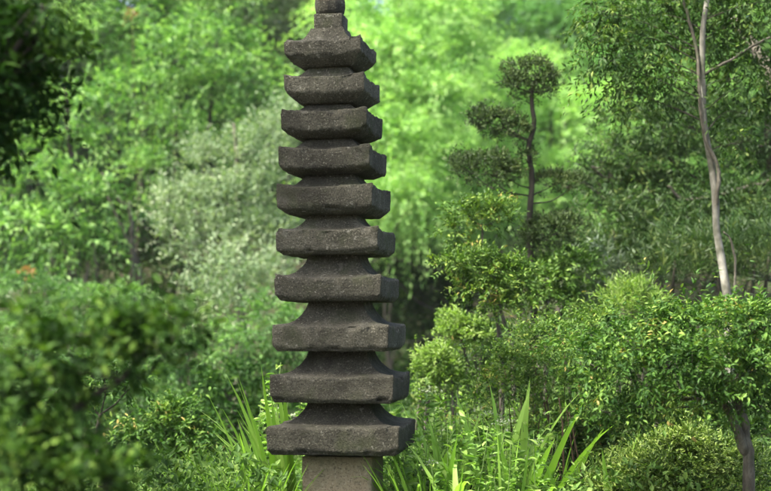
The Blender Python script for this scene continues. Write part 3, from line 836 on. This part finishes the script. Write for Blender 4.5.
cl = [pxc(530, 345, 28, 14, d, .3), pxc(565, 335, 30, 13, d + .2, .3), pxc(505, 365, 25, 13, d, .25), pxc(600, 325, 28, 11, d + .4, .3), pxc(545, 370, 28, 13, d - .2, .25), pxc(580, 385, 25, 14, d, .25), pxc(490, 385, 18, 10, d, .2), pxc(520, 390, 25, 10, d, .2), pxc(575, 415, 21, 11, d, .2), pxc(540, 415, 21, 14, d + .2, .2), pxc(560, 450, 25, 16, d + .2, .2), pxc(520, 450, 25, 16, d + .4, .2), pxc(480, 420, 21, 16, d + .5, .2), pxc(600, 440, 21, 18, d + .2, .2), pxc(470, 460, 25, 19, d + .5, .2)]
plant("mixed_shrub", "loose olive and russet-tipped shrub between the puffs and the spreading tree", "shrub", (P(550, 0, d)[0], d), cl, dict(FR, dens=420, leaf=.032, hang=.05, droop=.1), M['shrub'], M['stem_brown'], None, .008, twigs=3)
d = 11.9
cl = [pxc(670, 485, 66, 42, d, .38), pxc(630, 482, 34, 26, d, .26), pxc(705, 465, 36, 30, d, .26), pxc(668, 453, 40, 20, d, .26), pxc(735, 478, 34, 34, d, .3), pxc(615, 495, 24, 22, d, .2), pxc(690, 446, 26, 16, d, .2)]
plant("clipped_shrub", "dense rounded clipped bush with small pointed leaves under the spreading tree", "shrub", (P(675, 0, d)[0], d), cl, dict(FR, dens=900, leaf=.028, twig=.075, hang=-.1, droop=.05, lo=.55, lobe=.17, up=.6, lift=.3, wide=.38, wisp=.8), M['clip'], M['stem_brown'], None, .015, twigs=2)
d = 13.2
cl = [pxc(610, 440, 26, 20, d, .25), pxc(590, 470, 26, 24, d, .25), pxc(755, 440, 30, 24, d, .3), pxc(640, 420, 30, 16, d, .25), pxc(700, 420, 50, 18, d + .3, .3)]
plant("broad_shrub", "dark leafy shrub filling behind the clipped bush", "shrub", (P(680, 0, d)[0], d), cl, dict(FR, leaf=.06, dens=200), M['tree'], M['stem_brown'], None, .012)

# ------------------------------------------------------------------ near left
FL = dict(dens=420, twig=0.08, k=7, leaf=0.034, wide=0.55, droop=0.1, hang=0.1, out=0.8, rand=0.5, up=0.7, lo=0.4, lobe=0.16, tilt=0.5, tpl='lance')
d = 8.1
cl = [pxc(150, 340, 50, 22, d, .1), pxc(90, 330, 44, 18, d, .1), pxc(40, 360, 44, 26, d - .1, .12), pxc(110, 365, 46, 22, d, .1), pxc(15, 400, 30, 26, d, .1), pxc(60, 395, 34, 18, d, .1), pxc(180, 325, 24, 14, d + .1, .08), pxc(20, 320, 26, 14, d + .1, .1),
      pxc(20, 450, 40, 30, d - .2, .12), pxc(60, 485, 50, 20, d - .2, .12), pxc(110, 480, 36, 16, d - .2, .1), pxc(5, 480, 40, 30, d - .3, .12), pxc(45, 460, 34, 20, d - .1, .1), pxc(85, 465, 30, 18, d, .1), pxc(30, 425, 30, 18, d, .1), pxc(130, 470, 24, 12, d, .08), pxc(75, 425, 24, 12, d + .1, .08), pxc(60, 345, 30, 18, d + .1, .1), pxc(135, 350, 30, 18, d + .1, .1)]
tr = [P(-30, 560, d), P(20, 450, d), P(55, 422, d), P(85, 402, d), P(120, 380, d)]
plant("foreground_shrub_tree", "soft out-of-focus green shrub with a slanting grey branch", "shrub", (P(-50, 0, d)[0], d), cl, FL, M['fore'], M['bark_dark'], tr, .016, .009, twigs=3, limb_r=.5)
d = 14
MS = dict(FR, dens=330, leaf=.042, hang=.25, droop=.2)
cl = [pxc(165, 425, 32, 14, d, .25), pxc(190, 440, 26, 12, d, .22), pxc(140, 440, 28, 14, d, .22), pxc(180, 412, 20, 9, d, .18), pxc(200, 460, 26, 12, d, .2), pxc(160, 462, 30, 12, d, .2)]
plant("green_shrub", "dark glossy-leaved shrub left of the sword-leaved clump", "shrub", (P(165, 0, d)[0], d), cl, MS, M['front'], M['bark_dark'], None, .014, twigs=4)
d = 13
cl = [pxc(130, 385, 18, 8, d, .15), pxc(85, 395, 22, 9, d, .16), pxc(105, 372, 20, 8, d, .15)]
tr = [P(100, 470, d), P(97, 440, d), P(100, 415, d)]
plant("shrub_tree", "small dark-stemmed shrub with forked twigs behind the blurred branch", "shrub", (P(100, 0, d)[0], d), cl, MS, M['front'], M['bark_dark'], tr, .02, .013, twigs=4, limb_r=.6)

# tall shade tree at the left: its dark low boughs hang into the picture, its unseen crown over the pagoda is added to shade it
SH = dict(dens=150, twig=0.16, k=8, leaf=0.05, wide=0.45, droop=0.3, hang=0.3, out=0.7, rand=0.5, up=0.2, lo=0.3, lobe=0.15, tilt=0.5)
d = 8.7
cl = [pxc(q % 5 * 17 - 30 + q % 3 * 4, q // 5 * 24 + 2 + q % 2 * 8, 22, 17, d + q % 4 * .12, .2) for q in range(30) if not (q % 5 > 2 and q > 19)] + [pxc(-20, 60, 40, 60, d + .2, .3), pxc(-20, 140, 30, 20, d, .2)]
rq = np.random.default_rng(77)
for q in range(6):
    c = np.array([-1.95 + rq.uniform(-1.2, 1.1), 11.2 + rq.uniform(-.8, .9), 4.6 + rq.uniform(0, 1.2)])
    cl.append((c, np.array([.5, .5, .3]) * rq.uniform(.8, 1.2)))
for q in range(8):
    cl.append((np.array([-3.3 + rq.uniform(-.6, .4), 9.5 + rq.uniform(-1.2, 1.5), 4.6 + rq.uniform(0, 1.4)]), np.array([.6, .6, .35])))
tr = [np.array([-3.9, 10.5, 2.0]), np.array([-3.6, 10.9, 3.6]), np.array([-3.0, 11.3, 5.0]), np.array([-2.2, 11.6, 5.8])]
plant("shade_tree", "dark-leaved overhanging tree in soft shadow at the top left, its unseen crown added for shade", "tree", (-4.1, 10.2), cl, SH, M['dark'], M['bark_dark'], tr, .2, .06, twigs=2, limb_r=.14)

# ------------------------------------------------------------------ sword leaves, broad leaves, weeds: each leaf its own part
def blade_mesh(name, curve, width, n=9, fold=.25, tipw=0.0, belly=.45):
    """a strip leaf rising from the origin along +Z and bending towards +X; unit length"""
    t = np.linspace(0, 1, n)
    ang = curve * t ** 1.6
    ds = np.gradient(t)
    x = np.concatenate([[0], np.cumsum(np.sin(ang[:-1]) * np.diff(t))])
    z = np.concatenate([[0], np.cumsum(np.cos(ang[:-1]) * np.diff(t))])
    w = width * (0.35 + 0.65 * np.clip(t / belly, 0, 1)) * np.clip((1 - t) / (1 - belly), 0, 1) ** 0.7 + 1e-4
    c = np.stack([x, np.zeros(n), z], -1)
    nrm = np.stack([-np.cos(ang), np.zeros(n), np.sin(ang)], -1)
    l = c + np.stack([np.zeros(n), w, np.zeros(n)], -1) + nrm * (w * fold)[:, None]
    r_ = c - np.stack([np.zeros(n), w, np.zeros(n)], -1) + nrm * (w * fold)[:, None]
    V = np.vstack([l, c, r_])
    i = np.arange(n - 1)
    F = np.vstack([np.stack([i, i + 1, n + i + 1, n + i], -1), np.stack([n + i, n + i + 1, 2 * n + i + 1, 2 * n + i], -1)])
    me = mesh_np(name, V, [F])
    me.materials.append(M['blade'])
    return me


SWORD = [blade_mesh("sword_leaf", c, w) for c, w in ((.3, .011), (.55, .012), (1.0, .012), (1.7, .013), (2.5, .013), (.15, .014))]
BROAD = [blade_mesh("broad_leaf", c, w, 11, .3, belly=.5) for c, w in ((.3, .032), (.8, .034), (1.7, .036), (2.4, .034))]


def leaf_clump(name, label, cat, px, d, n, L, spread, meshes, pick, group=None, lean=0.35, toward=None, seed=1, part="leaf", fat=1.0):
    rng = np.random.default_rng(seed)
    x = PX(px, d)
    z = float(gz(x, d))
    root = thing(name, label, cat, (x, d, z), group)
    for q in range(n):
        m = meshes[pick[rng.integers(len(pick))]]
        o = obj(part, m, None, root)
        az = rng.uniform(0, 2 * math.pi) if toward is None else toward + rng.normal(0, .7)
        rad = spread * math.sqrt(rng.random())
        o.location = (rad * math.cos(az + rng.normal(0, 1)), rad * math.sin(az), -0.02)
        l = L * rng.uniform(.62, 1.08)
        o.scale = (l, l * rng.uniform(.8, 1.3) * fat, l)
        o.rotation_euler = (rng.normal(0, .08), abs(rng.normal(0, lean)) * .5, az)
    return root


# sword clump left of the pagoda
leaf_clump("sword_leaf_plant", "clump of upright bright green sword leaves beside the pedestal's left", "plant", 290, 12.3, 40, 1.24, .09, SWORD, [0, 1, 1, 5, 0, 2], toward=math.pi * .95, seed=3, lean=.24, fat=2.0)
leaf_clump("sword_leaf_plant", "shorter arching clump of green blades below the sword leaves", "plant", 268, 12.1, 40, 1.0, .10, SWORD, [1, 2, 2, 3], toward=math.pi, seed=4, lean=.4)
leaf_clump("sword_leaf_plant", "fine yellow-green grassy tuft beside the glossy-leaved shrub", "plant", 222, 12.2, 90, .86, .14, SWORD, [0, 1, 2, 2], seed=5, lean=.5, part="blade")
leaf_clump("sword_leaf_plant", "fine yellow-green grassy tuft at the foot of the sword leaves", "plant", 248, 11.9, 90, .84, .14, SWORD, [0, 1, 2, 3], seed=6, lean=.5, part="blade")
# right of the pagoda
leaf_clump("sword_leaf_plant", "fan of slender pointed blades rising right of the lowest roof tier", "plant", 462, 12.5, 26, 1.15, .10, SWORD, [0, 1, 2, 1, 5], toward=math.pi, seed=7, lean=.35, fat=1.5)
leaf_clump("sword_leaf_plant", "arching bright blades drooping over the weeds by the pedestal", "plant", 470, 11.7, 14, 1.05, .08, SWORD, [3, 4, 2, 3], toward=math.pi, seed=8, lean=.3, fat=1.7)
leaf_clump("sword_leaf_plant", "stiff upright bright sword blade cluster in front of the broad-leaved plant", "plant", 508, 11.9, 12, 1.10, .05, SWORD, [5, 0, 5], seed=9, lean=.15)
leaf_clump("broad_leaf_plant", "broad-leaved upright plant with wide glowing yellow-green leaves", "plant", 512, 12.2, 18, 1.24, .12, BROAD, [0, 1, 1, 2], seed=10, lean=.25)
leaf_clump("broad_leaf_plant", "broad-leaved plant with drooping leaf tips beside the brown stalks", "plant", 545, 12.5, 13, 1.12, .14, BROAD, [0, 1, 1, 2], seed=11, lean=.3)
leaf_clump("broad_leaf_plant", "low broad-leaved plant with long leaves beside the clipped bush", "plant", 598, 12.0, 22, 1.02, .14, BROAD, [0, 1, 2], seed=12, lean=.35)
leaf_clump("broad_leaf_plant", "pale folded broad leaves low beside the brown stalks", "plant", 582, 11.6, 9, .86, .06, BROAD, [1, 2], seed=13, lean=.25)
leaf_clump("sword_leaf_plant", "dense low green blades at the pedestal's right foot", "plant", 416, 12.4, 60, .98, .14, SWORD, [0, 1, 2, 3], seed=14, lean=.4, part="blade")
leaf_clump("sword_leaf_plant", "dense low green blades between the weeds and the broad leaves", "plant", 438, 12.0, 70, .98, .16, SWORD, [0, 1, 2, 3], seed=15, lean=.4, part="blade")

for q, (px, d, n, L, lab) in enumerate([(418, 12.5, 22, 1.12, "loose arching green blades rising against the lowest tier's right corner"), (446, 12.2, 24, 1.10, "fountain of fine arching blades between the weeds"),
                                        (484, 12.3, 24, 1.15, "arching bright blades just before the broad-leaved plant"), (535, 12.2, 20, 1.0, "low arching blades beside the brown stalks"), (308, 12.9, 18, 1.0, "low arching blades tucked behind the pedestal's left")]):
    leaf_clump("arching_grass", lab, "grass clump", px, d, n, L, .13, SWORD, [2, 3, 4, 3, 1], seed=40 + q, lean=.35, part="blade", fat=1.8)

# brown stalks
for (a, b_, d) in [((577, 500), (566, 405), 12.2), ((584, 495), (569, 412), 12.3), ((563, 440), (559, 398), 12.5)]:
    p1, p2 = P(*a, d), P(*b_, d)
    g0 = p1.copy(); g0[0] += .02; g0[2] = gz(p1[0], p1[1])
    V, F, T = tube_geo([g0, p1, (p1 + p2) / 2 + [.004, 0, 0], p2], .007, .003, 7, 16, rngS, knob=.12)
    t = thing("brown_stalk", "thin leafless brown stalk standing among the broad leaves", "stalk", tuple(g0), "brown stalks among the broad leaves")
    obj("stalk", mesh_np("stalk", V - g0, [F, T]), M['stem_brown'], t)

# weeds: thin stem with leaves and a pale flower head; each copy is a thing with its own parts
def weed_meshes(seed):
    rng = np.random.default_rng(seed)
    H = 1.0
    V, F, T = tube_geo([[0, 0, 0], [.03, .01, H * .5], [.05 * rng.normal(), .05, H]], .005, .002, 5, 10, rng, wob=.006)
    stem = mesh_np("stem", V, [F, T]); stem.materials.append(M['stem_green'])
    n = 46
    t = rng.uniform(.2, 1, n)
    pos = np.stack([.03 * np.sin(t * 2), .02 * t, t * H], -1)
    az = rng.uniform(0, 6.283, n)
    D = np.stack([np.cos(az), np.sin(az), rng.uniform(-.3, .7, n)], -1)
    Lf = rng.uniform(.06, .12, n) * (1.15 - .5 * t)
    V, Fz = leaf_geo(pos, D, np.array([0, 0, 1.]) + rng.normal(0, .35, (n, 3)), Lf, Lf * .4, 'lance')
    lv = mesh_np("foliage", V, [Fz], False); lv.materials.append(M['weed'])
    n = 30
    pos = np.array([stem.vertices[len(stem.vertices) - 1].co]) + rng.normal(0, 1, (n, 3)) * [.03, .03, .012]
    V, Fz = leaf_geo(pos, rng.normal(0, 1, (n, 3)), rng.normal(0, .4, (n, 3)) + [0, 0, 1], np.full(n, .022), np.full(n, .016), 'rhomb')
    fl = mesh_np("flower_head", V, [Fz], False); fl.materials.append(M['flower'])
    return stem, lv, fl


WM = [weed_meshes(s) for s in (1, 2, 3, 4)]
rw = np.random.default_rng(21)
spots = [(rw.uniform(388, 540), rw.uniform(11.8, 13.8), rw.uniform(.72, 1.08)) for _ in range(80)] + [(rw.uniform(255, 310), rw.uniform(12.9, 14.2), rw.uniform(.8, 1.12)) for _ in range(14)] \
    + [(424, 12.9, 1.22), (408, 13.1, 1.12), (432, 13.0, 1.15), (286, 13.2, 1.3), (300, 13.4, 1.25), (520, 12.2, .9), (545, 12.4, .85), (565, 12.0, .8), (540, 11.9, .75), (556, 12.6, .9)]
for q, (px, d, h) in enumerate(spots):
    x = PX(px, d)
    if abs(x - pb[0]) < .30 and d - PAG_Y < .35:
        continue
    left = px < 345
    fl_ = q % 5 == 0
    zone = "rising behind the left of the pedestal" if left else ("close beside the right of the pedestal" if px < 420 else ("among the arching blades" if px < 470 else ("in front of the broad-leaved plant" if px < 525 else "among the brown stalks")))
    size = "tall" if h > .98 else ("short" if h < .8 else "slender")
    lab = "%s leafy weed %s%s" % (size, "with a pale flower head " if fl_ else "", zone)
    root = thing("weed_plant", lab, "weed", (x, d, float(gz(x, d))), "weeds: " + lab)
    root.scale = (h, h, h)
    root.rotation_euler = (rw.normal(0, .06), rw.normal(0, .06), rw.uniform(0, 6.28))
    st, lv, fl = WM[q % 4]
    obj("stem", st, None, root)
    obj("foliage", lv, None, root, kind="stuff")
    if fl_:
        obj("flower_head", fl, None, root, kind="stuff")

# rust-coloured young shoots in the left trees
for (px, py, d, lab) in [(26, 274, 21.5, "small clump of orange-brown young leaves over the green shrub"), (132, 15, 29, "small pinkish-brown shoot among the top left leaves")]:
    c = P(px, py, d)
    plant("young_shoot", lab, "shoot", (c[0], d), [(c, np.array([.09, .09, .06]))], dict(FLUFF, dens=260, twig=.06, leaf=.05, k=5), M['rust'], M['stem_brown'], None, .012)

# ------------------------------------------------------------------ ground cover nobody could count
rg = np.random.default_rng(9)


def cover(name, label, n, xr, yr, hmin, hmax, leaf, mat, wide=.45, tpl='rhomb', upright=0.0):
    y = rg.uniform(yr[0], yr[1], n)
    hw = (y - CAMY) * .3
    x = rg.uniform(-1, 1, n) * hw * xr[1] + xr[0] * hw
    keep = ~((np.abs(x - pb[0]) < .30) & (y - PAG_Y < .27))
    x, y = x[keep], y[keep]
    n = len(x)
    hh = (hmin + (hmax - hmin) * (0.5 + .5 * np.sin(x * 2.7 + 1.1) * np.cos(y * 1.9))) * rg.uniform(.05, 1, n) ** .6
    if hmin > .3:
        hh = hh * (1 - .75 * smooth(0.2, -.5, x - pb[0] + .25) * smooth(12.6, 13.4, y))
    pos = np.stack([x, y, gz(x, y) + hh], -1)
    D = rg.normal(0, 1, (n, 3)) + [0, 0, upright]
    N_ = rg.normal(0, .45, (n, 3)) + [0, 0, 1.0]
    Lf = leaf * rg.uniform(.6, 1.3, n)
    V, Fz = leaf_geo(pos, D, N_, Lf, Lf * wide, tpl)
    o = obj(name, mesh_np(name, V, [Fz], False), mat, kind="stuff")
    tag(o, label, "ground cover")


cover("ground_cover", "low mixed leafy ground cover around the pagoda", 90000, (0, 1.0), (11.4, 19.0), .45, .85, .055, M['cover'])
cover("undergrowth", "dark low undergrowth beneath the far trees", 34000, (0, 1.2), (19.0, 44.0), .1, .6, .13, M['dark'])  # dark leaf colour stands in for shade under the trees
cover("slope_cover", "green low growth covering the slope behind the trees", 30000, (0, 1.4), (44.0, 90.0), .2, .9, .30, M['ever'])  # deep green chosen so gaps between the trees look shaded

# ------------------------------------------------------------------ thin haze in the air between the pagoda and the far slope
hz, N, L = new_mat("haze")
pv = N.new("ShaderNodeVolumePrincipled")
pv.inputs["Color"].default_value = (0.93, 0.97, 1.0, 1)
pv.inputs["Density"].default_value = 0.00022
pv.inputs["Anisotropy"].default_value = 0.2
ho = N.new("ShaderNodeOutputMaterial")
L.new(pv.outputs[0], ho.inputs["Volume"])
x0, x1, y0, y1, z0, z1 = -310, 310, -70, 430, -1.5, 34
V = [(x, y, z) for z in (z0, z1) for x, y in ((x0, y0), (x1, y0), (x1, y1), (x0, y1))]
F = [(3, 2, 1, 0), (4, 5, 6, 7), (0, 1, 5, 4), (1, 2, 6, 5), (2, 3, 7, 6), (3, 0, 4, 7)]
o = obj("haze", mesh_np("haze", np.array(V), [np.array(F)], False), hz, kind="stuff")
tag(o, "thin humid haze hanging in the garden air", "haze")
scene.cycles.volume_bounces = 0
